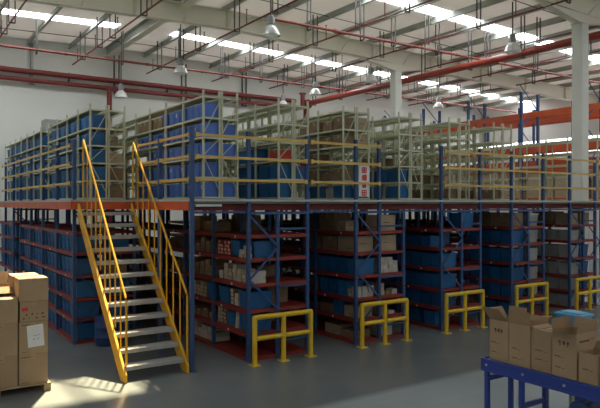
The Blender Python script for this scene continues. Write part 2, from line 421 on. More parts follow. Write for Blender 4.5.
# ------------------------------------------------------------------ mezzanine deck (setting)
DX1 = 18.2; DYB = 22.6
def deck():
    root = MB()
    # deck boards: main field, and the recessed left field behind the stairs
    root.box(4.20, 9.45, DECK-0.05, DX1, DYB, DECK); root.box(3.02, 12.2, DECK-0.05, 4.20, DYB, DECK)
    o = root.build('floor_mezzanine', 'deck_board'); struct(o)
    e = MB()
    e.box(4.20, 9.405, DECK-0.012, DX1, 9.45, DECK+0.028); e.box(4.165, 9.405, DECK-0.012, 4.20, 12.16, DECK+0.028)
    e.box(3.0, 12.155, DECK-0.012, 4.165, 12.2, DECK+0.028); e.box(2.97, 12.155, DECK-0.012, 3.02, DYB, DECK+0.028)
    struct(e.build('deck_edge', 'grey_deck_steel'))
    b = MB()
    b.box(4.17, 9.45, 2.64, 4.20, 12.2, DECK-0.013); b.box(3.02, 12.165, 2.64, 4.17, 12.2, DECK-0.013); b.box(2.975, 12.2, 2.64, 3.02, DYB, DECK-0.013)
    struct(b.build('deck_beam', 'orange_steel'))
    struct(MB().box(4.20, 9.62, 2.63, DX1, 9.68, DECK-0.05).build('deck_beam', 'red_steel'))  # front beam coloured darker for the shade under the deck overhang
    for y in (11.0, 12.4, 13.8, 15.2, 16.6, 18.0, 19.4, 20.8, 22.2):
        struct(MB().box(4.2 if y < 12.3 else 3.05, y-0.03, 2.66, DX1, y+0.03, DECK-0.05).build('deck_joist', 'red_steel'))
deck()

# ------------------------------------------------------------------ lower racks
LZ = [0.06, 0.49, 0.89, 1.34, 1.79, 2.20]
def lower_rack(x0, xm, x1, y0, nb, bay, label, tall=(), zt=2.62):
    t = thing('storage_rack', (x0, y0, 0), label, 'rack', 'blue and red racks under the deck')
    yend = y0 + nb*bay
    P = 0.06
    for ix, x in enumerate((x0, xm, x1)):
        for b in range(nb+1):
            y = y0 + b*bay
            h = 4.0 if (ix, b) in tall else zt
            q = MB()
            # omega upright: web and two flanges, closed lips
            q.box(x-P/2, y-P/2, 0.006, x+P/2, y-P/2+0.012, h); q.box(x-P/2, y-P/2+0.012, 0.006, x-P/2+0.012, y+P/2, h); q.box(x+P/2-0.012, y-P/2+0.012, 0.006, x+P/2, y+P/2, h)
            q.box(x-0.06, y-0.05, 0, x+0.06, y+0.05, 0.006)
            q.build('post', 'blue_steel', t)
    for a, c in ((x0, xm), (xm, x1)):
        for lv, z in enumerate(LZ):
            q = MB()
            q.box(a+0.032, y0-0.02, z-0.04, c-0.032, yend+0.02, z)
            q.box(a+0.034, y0-0.02, z-0.058 if z > 0.06 else 0.0, c-0.034, y0+0.02, z-0.04)
            q.build('shelf', 'red_steel', t)
    # front beams of every bay on the side faces
    for lv, z in enumerate(LZ):
        for xs in (x0, x1):
            q = MB(); q.box(xs-0.026, y0+0.033, max(z-0.072, 0.0), xs+0.026, yend-0.033, z-0.001)
            sb = q.build('shelf_beam', 'red_steel', t)
            if xs == x0 and lv:
                for b in range(min(nb, 4)):
                    if (b*5 + lv*3) % 4 == 0: continue
                    y = y0 + (b + 0.3 + 0.1*((lv*7 + b*3) % 5))*bay
                    MB().box(xs-0.028, y, z-0.058, xs-0.0262, y+0.055, z-0.02).build('shelf_ticket', 'paper', sb, origin=(x0, y0, 0))
    # end frame bracing: zigzag in the first half, rungs in the second
    q = MB(); zs = [2.55, 1.98, 1.42, 0.86, 0.30]
    for i in range(4):
        p, r = ((x0, xm) if i % 2 == 0 else (xm, x0))
        q.bar((p, y0-0.038, zs[i]), (r, y0-0.038, zs[i+1]), 0.014, 0.035)
    q.build('brace', 'blue_steel', t)
    for z in (2.30, 1.27, 0.30): MB().bar((xm+0.02, y0-0.038, z), (x1-0.02, y0-0.038, z), 0.014, 0.035).build('rung', 'blue_steel', t)
    MB().bar((x0, y0-0.038, 2.585), (x1, y0-0.038, 2.585), 0.014, 0.05).build('top_tie', 'blue_steel', t)
    return t
rackA = lower_rack(3.12, 3.70, 4.32, 12.52, 4, 1.40, 'blue and red rack full of blue bins, left of the yellow stairs', tall={(0,0),(0,1),(0,2),(0,3),(0,4)})
rackA2 = lower_rack(3.12, 3.70, 4.32, 19.2, 2, 1.40, 'far blue and red rack beyond the gap, behind the rack left of the stairs', tall={(0,0),(0,1),(0,2)})
LR = {}
XS = [(5.29, 5.88, 6.53), (7.69, 8.29, 8.95), (10.07, 10.71, 11.33), (12.46, 13.09, 13.70), (14.83, 15.44, 16.00)]
TALL = [{(0,0),(2,0)}, {(0,0),(1,0)}, {(0,0),(2,0)}, {(0,0),(2,0)}, {(0,0),(2,0)}]
RN = ['rack behind barrier nearest the stairs', 'rack behind second barrier from stairs', 'rack behind third barrier from stairs', 'rack behind fourth barrier from stairs', 'rack behind fifth barrier from stairs']
RD = ['stacked with small packs and blue bins', 'holding brown cartons above blue bins', 'of blue bins with sparse upper shelf', 'with cartons on top, blue and grey bins below', 'of grey bins beside the white column']
for i, (a, b, c) in enumerate(XS):
    LR[i] = lower_rack(a, b, c, 9.45, 7, 1.36, 'blue ' + RN[i] + ', ' + RD[i], tall=TALL[i])
# blue tie beam along the rack ends, under the deck
t = thing('tie_beam', (4.2, 9.5, 2.6), 'long blue tie beam linking the rack ends under the deck front', 'beam')
q = MB()
xs = [4.25] + [v for r in XS for v in (r[0], r[2])] + [DX1]
for i in range(0, len(xs)-1, 2): MB().box(xs[i]+0.04, 9.44, 2.585, xs[i+1]-0.04, 9.48, 2.625).build('beam', 'blue_steel', t)
# free-standing deck posts by the stairwell
for y, lab in ((9.40, 'blue deck corner post right beside the stair foot'), (10.80, 'blue deck post behind the stairs, second along the stairwell edge')):
    q = MB(); x = 4.205
    q.box(x-0.034, y-0.034, 0.008, x+0.034, y+0.034, 4.0); q.box(x-0.036, y-0.06, 0, x+0.08, y+0.06, 0.008)
    tag(q.build('deck_post', 'blue_steel', origin=(x, y, 0), bevel=0.006), lab, 'post')

# ------------------------------------------------------------------ upper shelving
UZ = [2.87, 3.22, 3.565, 3.91, 4.255]
UTOP = 4.62
def upper_row(x0, wdt, y0, nb, bay, label, m='grey_shelf', brace=True):
    t = thing('steel_shelving', (x0, y0, DECK), label, 'shelving', 'grey shelving rows on the deck')
    xm = x0 + wdt/2; x1 = x0 + wdt; P = 0.032
    for x in (x0, xm-0.024, xm+0.024, x1):
        for b in range(nb+1):
            y = y0 + b*bay
            q = MB()
            q.box(x-P/2, y-P/2, DECK+0.001, x+P/2, y-P/2+0.006, 4.72); q.box(x-P/2, y-P/2+0.006, DECK+0.001, x-P/2+0.006, y+P/2, 4.72); q.box(x+P/2-0.006, y-P/2+0.006, DECK+0.001, x+P/2, y+P/2, 4.72)
            q.build('post', m, t)
    for a, c in ((x0, xm-0.024), (xm+0.024, x1)):
        for z in UZ + [UTOP]:
            q = MB(); ye = y0 + nb*bay
            q.box(a+0.02, y0-0.01, z-0.012, c-0.02, ye+0.01, z)
            q.box(a-0.022, y0-0.02, z-0.032, a-0.019, ye+0.02, z); q.box(c+0.019, y0-0.02, z-0.032, c+0.022, ye+0.02, z)
            q.box(a-0.022, y0-0.023, z-0.032, c+0.022, y0-0.02, z); q.box(a-0.022, ye+0.02, z-0.032, c+0.022, ye+0.023, z)
            q.build('shelf', m, t)
        q = MB()
        for z0, z1 in ((2.95, 3.55), (3.6, 3.9), (3.98, 4.55)):
            q.bar((a, y0-0.028, z1), (c, y0-0.028, z0), 0.006, 0.016) if z0 < 3.5 else q.bar((a, y0-0.028, z0), (c, y0-0.028, z1), 0.006, 0.016)
        q.build('cross_brace', m, t)
    return t
U = {}
U['row0'] = upper_row(3.40, 0.68, 12.42, 4, 0.92, 'grey shelving full of blue bins on the deck, left of the stairhead')
U['row0b'] = upper_row(3.40, 0.68, 16.98, 6, 0.92, 'far grey shelving of blue bins, farther back left of the stairhead')
UX = [4.61, 6.14, 7.67, 9.18, 10.73, 12.28]
UN = ['royal blue bins, right of the stairhead', 'few bins, second row right of the stairhead', 'brown cartons, behind the red lettered sign', 'mostly empty shelves, next right of the sign', 'mostly empty shelves, second row right of the sign', 'empty shelves, third row right of the sign']
for i, x in enumerate(UX):
    U[i] = upper_row(x, 0.66, 9.82, 11, 0.86, 'grey shelving on the deck with ' + UN[i])
U[8] = upper_row(16.76, 0.66, 9.82, 10, 0.93, 'grey shelving on the deck right of the near white column')

# ------------------------------------------------------------------ storage goods
def bin_mesh(w, d, h, m):
    """open tapered stacking bin: width along Y, depth along X, front at -X; origin at bottom centre"""
    q = MB(); k = 0.90; th = 0.006
    def ring(s, z, e=0.0): return [(-d/2*s-e, -w/2*s-e, z), (d/2*s+e, -w/2*s-e, z), (d/2*s+e, w/2*s+e, z), (-d/2*s-e, w/2*s+e, z)]
    rings = [ring(k, 0), ring(0.985, h*0.86), ring(1.0, h*0.86, 0), ring(1.0, h), ring(1.0, h, -0.014), ring(k, 0.008, -0.012)]
    vs = [v for r in rings for v in r]; fs = [(3,2,1,0)]
    for i in range(5):
        for j in range(4): fs.append((i*4+j, i*4+(j+1)%4, (i+1)*4+(j+1)%4, (i+1)*4+j))
    fs.append((20,21,22,23)); q.add(vs, fs)
    # hand grip recess bar and vertical ribs on the front and the near end
    q.box(-d/2-0.002, -w*0.18, h*0.62, -d/2+0.012, w*0.18, h*0.70)
    for s in (-0.36, 0.36): q.hexa([(-d/2*0.90-0.006, w*s-0.008, 0.01),(-d/2*0.90+0.004, w*s-0.008, 0.01),(-d/2*0.90+0.004, w*s+0.008, 0.01),(-d/2*0.90-0.006, w*s+0.008, 0.01)], [(-d/2*0.985-0.003, w*s-0.008, h*0.86),(-d/2*0.985+0.006, w*s-0.008, h*0.86),(-d/2*0.985+0.006, w*s+0.008, h*0.86),(-d/2*0.985-0.003, w*s+0.008, h*0.86)])
    for s in (-0.3, 0.3): q.hexa([(d*s-0.01, -w/2*0.90-0.006, 0.01),(d*s+0.01, -w/2*0.90-0.006, 0.01),(d*s+0.01, -w/2*0.90+0.004, 0.01),(d*s-0.01, -w/2*0.90+0.004, 0.01)], [(d*s-0.01, -w/2*0.985-0.003, h*0.86),(d*s+0.01, -w/2*0.985-0.003, h*0.86),(d*s+0.01, -w/2*0.985+0.006, h*0.86),(d*s-0.01, -w/2*0.985+0.006, h*0.86)])
    return q.mesh('storage_bin', m)
def carton_mesh(w, d, h, m):
    """closed carton: width along Y, depth along X; tape over the top and down both ends; a printed block"""
    q = MB(); e = 0.004
    q.hexa([(-d/2,-w/2,0),(d/2,-w/2,0),(d/2,w/2,0),(-d/2,w/2,0)], [(-d/2,-w/2,h-e),(d/2,-w/2,h-e),(d/2,w/2,h-e),(-d/2,w/2,h-e)], 0)
    q.box(-d/2+0.002, -w/2+0.002, h-e, d/2-0.002, -0.002, h, 0); q.box(-d/2+0.002, 0.002, h-e, d/2-0.002, w/2-0.002, h, 0)
    q.box(-d/2+0.002, -0.028, h, d/2-0.002, 0.028, h+0.001, 1); q.box(-d/2-0.001, -0.028, h*0.72, -d/2, 0.028, h-e, 1)
    q.box(-d/2*0.5, -w/2-0.001, h*0.50, d/2*0.3, -w/2, h*0.54, 2); q.box(-d/2-0.001, -w*0.33, h*0.2, -d/2, w*0.05, h*0.24, 2)
    return q.mesh('carton', [m, 'tape', 'ink'])
def pack_mesh(w, d, h, m):
    q = MB(); q.box(-d/2,-w/2,0,d/2,w/2,h,0); q.box(-d/2-0.001,-w*0.36,h*0.2,-d/2,w*0.36,h*0.8,1); q.box(-d/2+0.01,-w/2-0.001,h*0.55,d/2-0.01,-w/2,h*0.62,1)
    return q.mesh('pack', [m, 'white_pack'])
CACHE = {}
def put(kind, w, d, h, m, loc, label, group, cat):
    key = (kind, round(w,3), round(d,3), round(h,3), m)
    if key not in CACHE: CACHE[key] = {'storage_bin': bin_mesh, 'carton': carton_mesh, 'pack': pack_mesh}[kind](w, d, h, m)
    if ('o',) + key in CACHE:
        o = CACHE[('o',) + key].copy()
    else:
        o = bpy.data.objects.new({'pack': 'small_carton'}.get(kind, kind), CACHE[key]); CACHE[('o',) + key] = o
    C.objects.link(o); o.location = loc
    for k in ('label', 'category', 'group'):
        if k in o: del o[k]
    return tag(o, label, cat, group)
COLN = {'blue_bin': 'blue', 'royal_bin': 'royal blue', 'grey_bin': 'grey', 'cardboard': 'brown', 'pale_cardboard': 'pale brown', 'white_pack': 'white', 'red_pack': 'red'}
class Shelf:
    """a run of goods along +Y on one shelf of one half of a rack"""
    def __init__(s, xa, xb, z, where, lv, group, half=''):
        s.xa, s.xb, s.z, s.where, s.lv, s.group, s.half = xa, xb, z, where, lv, group, half
        s.n = {}
    def lev(s): return ORD[s.lv+1] + ' shelf up'
    def item(s, kind, y, w, h, m, d=None, x=None, jit=0.0):
        d = d or (s.xb - s.xa - 0.06)
        x = x if x is not None else s.xa + 0.03 + d/2
        s.n[(kind, m)] = s.n.get((kind, m), 0) + 1
        noun = {'storage_bin': 'bin', 'carton': 'carton', 'pack': 'pack'}[kind]
        if s.half: lab = '%s %s at near end, %s half, %s, %s' % (COLN[m], noun, s.half, ORD[s.lv+1] + ' shelf', s.where)
        else: lab = '%s %s %s from near end, %s, %s' % (COLN[m], noun, ORD[s.n[(kind, m)]], s.lev(), s.where)
        return put(kind, w, d, h, m, (x + random.uniform(-jit, jit), y + w/2, s.z + 0.001), lab, s.group + {'storage_bin': ' bins', 'carton': ' cartons', 'pack': ' packs'}[kind], {'storage_bin': 'bin', 'carton': 'carton', 'pack': 'carton'}[kind])
    def stack(s, y, w, h, n, m, d=0.3, x=None):
        s.n['st'] = s.n.get('st', 0) + 1
        x = x if x is not None else s.xa + 0.04 + d/2
        for k in range(n):
            pos = 'alone in' if n == 1 else ('topmost of' if k == n-1 else ('lowest of' if k == 0 else ORD[k+1] + ' up in'))
            lab = '%s pack %s %s stack, %s%s, %s' % (COLN[m], pos, ORD[s.n['st']], (s.half + ' ') if s.half else '', ORD[s.lv+1] + ' shelf', s.where)
            lab = lab.replace('topmost of', 'top of').replace('lowest of', 'base of').replace('behind second barrier from stairs', 'behind second barrier').replace('alone in', 'in')
            put('pack', w, d, h, m, (x + random.uniform(-0.012, 0.012), y + w/2 + random.uniform(-0.004, 0.004), s.z + 0.001 + k*(h+0.001)), lab, s.group + ' packs', 'carton')
        return s

# ---- upper row left of the stairhead (two bins a bay)
ur0 = 'upper shelves left of stairhead'
for lv in range(5):
    s = Shelf(3.42, 3.716, UZ[lv], ur0, lv, 'upper left shelving')
    for b in range(4):
        y = 12.42 + b*0.92
        for j in range(2): s.item('storage_bin', y + 0.045 + j*0.425, 0.405, 0.262, 'blue_bin', d=0.285)
    s = Shelf(3.764, 4.06, UZ[lv], ur0, lv, 'upper left shelving', half='right')
    if lv in (0, 1): s.item('carton', 12.47, 0.40, 0.25, 'cardboard', d=0.27)
    elif lv == 2: s.item('carton', 12.47, 0.44, 0.20, 'pale_cardboard', d=0.25)
    elif lv == 3: s.item('carton', 12.70, 0.36, 0.22, 'pale_cardboard', d=0.25)
    s2 = Shelf(3.764, 4.06, UZ[lv], ur0, lv, 'upper left shelving', half='far right')
    if lv < 4: s2.item('carton', 13.40, 0.42, 0.24, 'cardboard', d=0.27)
ur0b = 'far upper shelves left of stairhead'
rest = MB()
def merge(mb, me, loc):
    mb.add([tuple(v.co + Vector(loc)) for v in me.vertices], [tuple(p.vertices) for p in me.polygons])
for lv in range(5):
    s = Shelf(3.42, 3.716, UZ[lv], ur0b, lv, 'far upper left shelving')
    for b in range(6):
        y = 16.98 + b*0.92
        for j in range(2):
            if b < 4: s.item('storage_bin', y + 0.045 + j*0.425, 0.405, 0.262, 'blue_bin', d=0.285)
            else: merge(rest, CACHE[('storage_bin', 0.405, 0.285, 0.262, 'blue_bin')], (3.45+0.1425, y + 0.045 + j*0.425 + 0.2025, UZ[lv] + 0.001))
# white box lying on top of that shelving
put('carton', 0.45, 0.42, 0.34, 'grey_bin', (3.74, 17.35, UTOP + 0.001), 'grey box standing on top of the far shelves left of stairhead', 'boxes on shelving tops', 'box')

# ---- royal blue row right of the stairhead (three bins a bay)
ur1 = 'upper shelves right of stairhead'
for lv in range(5):
    s = Shelf(4.63, 4.916, UZ[lv], ur1, lv, 'royal blue shelving')
    for b in range(4):
        y = 9.82 + b*0.86
        for j in range(3):
            if lv == 4 and (b > 2 or (b == 2 and j > 0)):
                s.item('carton', y + 0.035 + j*0.268, 0.25, 0.23, 'cardboard', d=0.27)
            elif lv == 2 and b == 3 and j > 0: continue
            else:
                o = s.item('storage_bin', y + 0.035 + j*0.268, 0.258, 0.255, 'royal_bin', d=0.275)
                if (lv*7 + b*5 + j*3) % 6 == 0:
                    q = MB(); q.box(-0.1395, -0.025, 0.14, -0.1365, 0.03, 0.20); q.build('paper_tag', 'paper', o, origin=(0,0,0))
    s = Shelf(4.964, 5.25, UZ[lv], ur1, lv, 'royal blue shelving', half='right')
    if lv in (0, 2, 3): s.item('storage_bin', 9.86, 0.40, 0.25, 'royal_bin', d=0.27)
# ---- second row
ur2 = 'upper shelves second right of stairhead'
for lv in range(3):
    s = Shelf(6.16, 6.446, UZ[lv], ur2, lv, 'second upper shelving')
    for b in range(2):
        y = 9.82 + b*0.86
        for j in range(2):
            if lv == 2 and b == 0 and j == 0: s.item('carton', y + 0.05, 0.36, 0.20, 'red_pack', d=0.26)
            elif lv < 2 or b == 1: s.item('storage_bin', y + 0.04 + j*0.395, 0.385, 0.27, 'blue_bin', d=0.275)
s = Shelf(6.494, 6.78, UZ[1], ur2, 1, 'second upper shelving', half='right'); s.item('storage_bin', 9.86, 0.38, 0.23, 'blue_bin', d=0.27)
put('pack', 0.36, 0.25, 0.03, 'red_pack', (6.64, 10.05, UZ[1]+0.232), 'red flat pack lying on the right end blue bin, second row from stairhead', 'second upper shelving packs', 'carton')
# ---- carton row behind the sign
ur3 = 'upper shelves behind the lettered sign'
for lv in range(5):
    s = Shelf(7.69, 7.976, UZ[lv], ur3, lv, 'carton shelving')
    for b in range(2):
        y = 9.82 + b*0.86
        if lv == 0:
            s.item('storage_bin', y + 0.04, 0.37, 0.24, 'blue_bin', d=0.27)
            if b == 0: s.stack(y + 0.46, 0.2, 0.1, 2, 'white_pack', d=0.2)
        elif lv in (3, 4, 1) or b == 1:
            s.item('carton', y + 0.045, 0.36, 0.24, 'cardboard', d=0.27); s.item('carton', y + 0.45, 0.32, 0.20, 'cardboard', d=0.27)
    if lv in (1, 3, 4):
        s = Shelf(8.024, 8.31, UZ[lv], ur3, lv, 'carton shelving', half='right'); s.item('carton', 9.86, 0.42, 0.26, 'pale_cardboard' if lv > 2 else 'cardboard', d=0.27)
# ---- sparse rows further right
for i, (xr, where, lvls) in enumerate(((9.18, 'upper shelves next right of sign', {1: 'blue_bin', 0: 'blue_bin', 2: 'cardboard'}), (10.73, 'second upper shelves right of sign', {0: 'cardboard', 1: 'cardboard'}), (12.28, 'third upper shelves right of sign', {0: 'cardboard'}))):
    for lv, m in lvls.items():
        s = Shelf(xr+0.02, xr+0.306, UZ[lv], where, lv, 'sparse upper shelving')
        for b in range(2):
            y = 9.82 + b*0.86
            if m == 'blue_bin':
                s.item('storage_bin', y + 0.04, 0.38, 0.26, m, d=0.275)
                if lv == 1 or b: s.item('storage_bin', y + 0.435, 0.38, 0.26, m, d=0.275)
            else:
                if b or lv == 0: s.item('carton', y + 0.05, 0.40, 0.22, m, d=0.27)
        s = Shelf(xr+0.354, xr+0.64, UZ[lv], where, lv, 'sparse upper shelving', half='right')
        if m == 'blue_bin': s.item('storage_bin', 10.72, 0.40, 0.26, m, d=0.27)
        elif i < 2: s.item('carton', 10.72, 0.42, 0.22, m, d=0.27)

# ---- lower rack left of the stairs (four bins a bay)
wA = 'rack left of yellow stairs'
for lv in range(5):
    s = Shelf(3.15, 3.67, LZ[lv], wA, lv, 'rack left of stairs')
    for b in range(4):
        y = 12.52 + b*1.40
        for j in range(4): s.item('storage_bin', y + 0.055 + j*0.328, 0.312, 0.318, 'blue_bin', d=0.45)
    s = Shelf(3.73, 4.29, LZ[lv], wA, lv, 'rack left of stairs', half='right')
    if lv != 3: s.item('storage_bin', 12.57, 0.36, 0.30, 'blue_bin', d=0.48)
    else: s.item('carton', 12.57, 0.40, 0.16, 'cardboard', d=0.42)
for lv in range(2, 5):
    for b in range(2):
        for j in range(4): merge(rest, CACHE[('storage_bin', 0.312, 0.45, 0.318, 'blue_bin')], (3.18+0.225, 19.2 + b*1.40 + 0.055 + j*0.328 + 0.156, LZ[lv] + 0.001))
o = rest.build('storage_bin_mass', 'blue_bin'); o['kind'] = 'stuff'; tag(o, 'many small distant blue bins at the far ends of the shelving left of the stairs', 'bins')

# ---- rack behind the barrier nearest the stairs: packs, cartons, a few bins
G = [RN[i] for i in range(5)]
xa, xm, xc = XS[0]
def LS(i, lv, half=''):
    a, b, c = XS[i]
    return Shelf((b if half else a) + 0.035, (c if half else b) - 0.035, LZ[lv], RN[i], lv, RN[i], half=half)
s = LS(0, 4)
s.item('storage_bin', 9.52, 0.36, 0.29, 'blue_bin', d=0.43, x=5.66); s.item('storage_bin', 9.90, 0.34, 0.29, 'blue_bin')
s.stack(9.55, 0.13, 0.07, 3, 'white_pack', d=0.09, x=5.365); s.stack(9.72, 0.12, 0.07, 2, 'white_pack', d=0.09, x=5.365)
for k, y in enumerate((10.28, 10.41, 10.54, 10.67)): s.stack(y, 0.115, 0.066, 4 if k != 2 else 3, 'red_pack', d=0.26)
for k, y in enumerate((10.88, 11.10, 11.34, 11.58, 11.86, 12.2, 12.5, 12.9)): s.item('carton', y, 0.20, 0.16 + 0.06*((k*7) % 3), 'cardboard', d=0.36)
s = LS(0, 3)
for k, (y, n) in enumerate(((9.50, 3), (9.66, 2), (9.88, 3), (10.04, 4), (10.20, 3), (10.36, 4), (10.56, 2))):
    s.stack(y, 0.14, 0.072, n, 'white_pack' if k % 3 != 1 else 'pale_cardboard', d=0.30)
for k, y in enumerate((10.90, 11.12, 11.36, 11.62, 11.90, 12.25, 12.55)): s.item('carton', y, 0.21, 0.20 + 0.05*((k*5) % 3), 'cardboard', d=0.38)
s = LS(0, 2)
s.item('storage_bin', 9.51, 0.42, 0.30, 'blue_bin')
for y, n, m in ((9.98, 3, 'white_pack'), (10.13, 4, 'cardboard')): s.stack(y, 0.13, 0.072, n, m, d=0.30)
s.item('storage_bin', 10.30, 0.44, 0.30, 'blue_bin'); s.item('storage_bin', 10.88, 0.36, 0.30, 'blue_bin')
for k, y in enumerate((11.28, 11.44, 11.60, 11.76)): s.stack(y, 0.14, 0.072, 3 + k % 2, 'pale_cardboard', d=0.30)
s = LS(0, 1)
s.item('storage_bin', 9.51, 0.40, 0.29, 'blue_bin'); s.stack(9.94, 0.12, 0.07, 4, 'white_pack', d=0.26); s.item('storage_bin', 10.09, 0.30, 0.28, 'blue_bin')
for k, y in enumerate((10.42, 10.56, 10.68)): s.stack(y, 0.115, 0.072, 4, 'white_pack' if k == 2 else 'cardboard', d=0.30)
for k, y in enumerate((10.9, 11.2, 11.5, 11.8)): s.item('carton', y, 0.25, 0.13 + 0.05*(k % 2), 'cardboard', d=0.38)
s = LS(0, 0)
for k, y in enumerate((10.92, 11.08, 11.24, 11.40, 11.56, 11.72)): s.stack(y, 0.15, 0.085, 2 + (k*3) % 2 + (k % 3 == 2), 'white_pack', d=0.32)
for lv, ys in ((1, (10.2, 10.9)), (2, (9.9, 10.9)), (3, (10.3, 10.9)), (4, (10.2, 11.0)), (5, (10.9, 11.5))):
    s = LS(0, lv, 'right')
    for k, y in enumerate(ys):
        s.half = 'right' if k == 0 else 'deep right'
        s.item('carton', y, 0.42, 0.22 + 0.05*((lv + k) % 3), 'cardboard', d=0.45)
s = LS(0, 5); s.item('carton', 11.0, 0.4, 0.2, 'cardboard', d=0.4); s.item('carton', 11.6, 0.3, 0.3, 'cardboard', d=0.4)
# ---- rack behind the second barrier
s = LS(1, 5)
s.item('carton', 9.85, 0.30, 0.20, 'pale_cardboard', d=0.34); s.item('carton', 10.2, 0.55, 0.36, 'cardboard', d=0.42); s.item('carton', 10.9, 0.5, 0.34, 'cardboard', d=0.42)
s = LS(1, 5, 'right'); s.item('carton', 9.52, 0.42, 0.32, 'pale_cardboard', d=0.44)
s = LS(1, 4); s.item('carton', 9.55, 0.55, 0.31, 'pale_cardboard', d=0.46); s.item('carton', 10.14, 0.50, 0.29, 'cardboard', d=0.46); s.item('carton', 10.9, 0.50, 0.29, 'cardboard', d=0.46)
s = LS(1, 4, 'right'); s.item('carton', 9.52, 0.42, 0.32, 'pale_cardboard', d=0.46)
s = LS(1, 3)
for k in range(4): s.item('storage_bin', 9.51 + k*0.325, 0.31, 0.31, 'blue_bin')
for k in range(2): s.item('storage_bin', 10.88 + k*0.325, 0.31, 0.31, 'blue_bin')
s = LS(1, 3, 'right')
for k in range(4):
    s.stack(9.52, 0.2, 0.078, 4 if k < 3 else 3, 'white_pack', d=0.125, x=8.395 + k*0.135)
s = LS(1, 2)
s.stack(9.52, 0.12, 0.07, 3, 'white_pack', d=0.14, x=7.82); s.stack(9.52, 0.12, 0.07, 3, 'white_pack', d=0.14, x=7.98); s.stack(9.52, 0.12, 0.07, 3, 'white_pack', d=0.14, x=8.14)
s.stack(9.68, 0.12, 0.08, 2, 'pale_cardboard', d=0.3)
for k in range(3): s.item('storage_bin', 9.84 + k*0.31, 0.295, 0.30, 'blue_bin')
s.item('carton', 10.9, 0.5, 0.27, 'cardboard', d=0.42)
s = LS(1, 2, 'right'); s.stack(9.52, 0.18, 0.08, 3, 'pale_cardboard', d=0.15, x=8.42); s.stack(9.52, 0.18, 0.08, 1, 'cardboard', d=0.14, x=8.60); s.stack(9.52, 0.16, 0.1, 1, 'white_pack', d=0.14, x=8.77)
s = LS(1, 1)
s.item('carton', 9.53, 0.36, 0.22, 'pale_cardboard', d=0.42); s.item('storage_bin', 9.95, 0.33, 0.29, 'blue_bin'); s.item('carton', 10.32, 0.4, 0.18, 'cardboard', d=0.42); s.item('carton', 10.9, 0.4, 0.14, 'cardboard', d=0.42)
s = LS(1, 1, 'right'); s.stack(9.52, 0.18, 0.08, 2, 'pale_cardboard', d=0.16, x=8.44); s.stack(9.52, 0.16, 0.07, 1, 'white_pack', d=0.16, x=8.68)
s = LS(1, 0)
s.item('carton', 9.6, 0.4, 0.16, 'cardboard', d=0.42); s.item('carton', 10.1, 0.45, 0.2, 'pale_cardboard', d=0.42)
s = LS(1, 0, 'right'); s.item('carton', 9.53, 0.36, 0.30, 'white_pack', d=0.36)
# ---- third
for lv in (1, 2, 3, 4):
    s = LS(2, lv)
    for k in range(4):
        if lv == 4 and k == 0: continue
        s.item('storage_bin', 9.51 + k*0.325, 0.31, 0.31 if lv != 4 else 0.24, 'blue_bin', d=0.50)
    for k in range(2): s.item('storage_bin', 10.88 + k*0.325, 0.31, 0.30, 'blue_bin')
s = LS(2, 0); s.item('storage_bin', 9.70, 0.34, 0.30, 'blue_bin'); s.item('storage_bin', 10.2, 0.34, 0.30, 'blue_bin')
s = LS(2, 5, 'right'); s.item('storage_bin', 9.52, 0.40, 0.34, 'blue_bin', d=0.36, x=11.02)
s = LS(2, 5); s.item('carton', 10.9, 0.3, 0.12, 'cardboard', d=0.3)
s = LS(2, 4, 'right'); s.item('storage_bin', 10.2, 0.40, 0.30, 'blue_bin', d=0.40)
# ---- fourth
for lv in (1, 2, 3, 4):
    s = LS(3, lv)
    for k in range(4): s.item('storage_bin', 9.51 + k*0.325, 0.31, 0.315, 'blue_bin', d=0.50)
    s = LS(3, lv, 'right'); s.item('storage_bin', 9.52, 0.40, 0.31, 'grey_bin', d=0.44)
s = LS(3, 5); s.item('carton', 9.54, 0.5, 0.33, 'cardboard', d=0.5); s.item('carton', 10.08, 0.6, 0.33, 'cardboard', d=0.46)
s = LS(3, 5, 'right'); s.item('storage_bin', 9.52, 0.40, 0.27, 'grey_bin', d=0.44)
put('pack', 0.42, 0.48, 0.035, 'white_pack', (13.40, 9.73, LZ[5] + 0.274), 'white flat pack lying on the grey bin, top shelf, ' + RN[3], 'flat packs on grey bins', 'carton')
s = LS(3, 0); s.item('storage_bin', 9.55, 0.34, 0.30, 'blue_bin'); s.item('storage_bin', 9.95, 0.34, 0.30, 'blue_bin')
# ---- fifth
for lv in (0, 1, 2, 3, 4):
    s = LS(4, lv)
    for k in range(4): s.item('storage_bin', 9.51 + k*0.325, 0.31, 0.31 if lv != 4 else 0.26, 'grey_bin', d=0.46)
    s = LS(4, lv, 'right')
    if lv in (1, 2, 3): s.item('storage_bin', 9.58, 0.40, 0.31, 'blue_bin', d=0.40)
s = LS(4, 5); s.item('carton', 9.54, 0.36, 0.30, 'pale_cardboard', d=0.44); s.item('carton', 9.95, 0.6, 0.34, 'cardboard', d=0.46)
s = LS(4, 5, 'right'); s.item('carton', 9.56, 0.36, 0.30, 'cardboard', d=0.4)

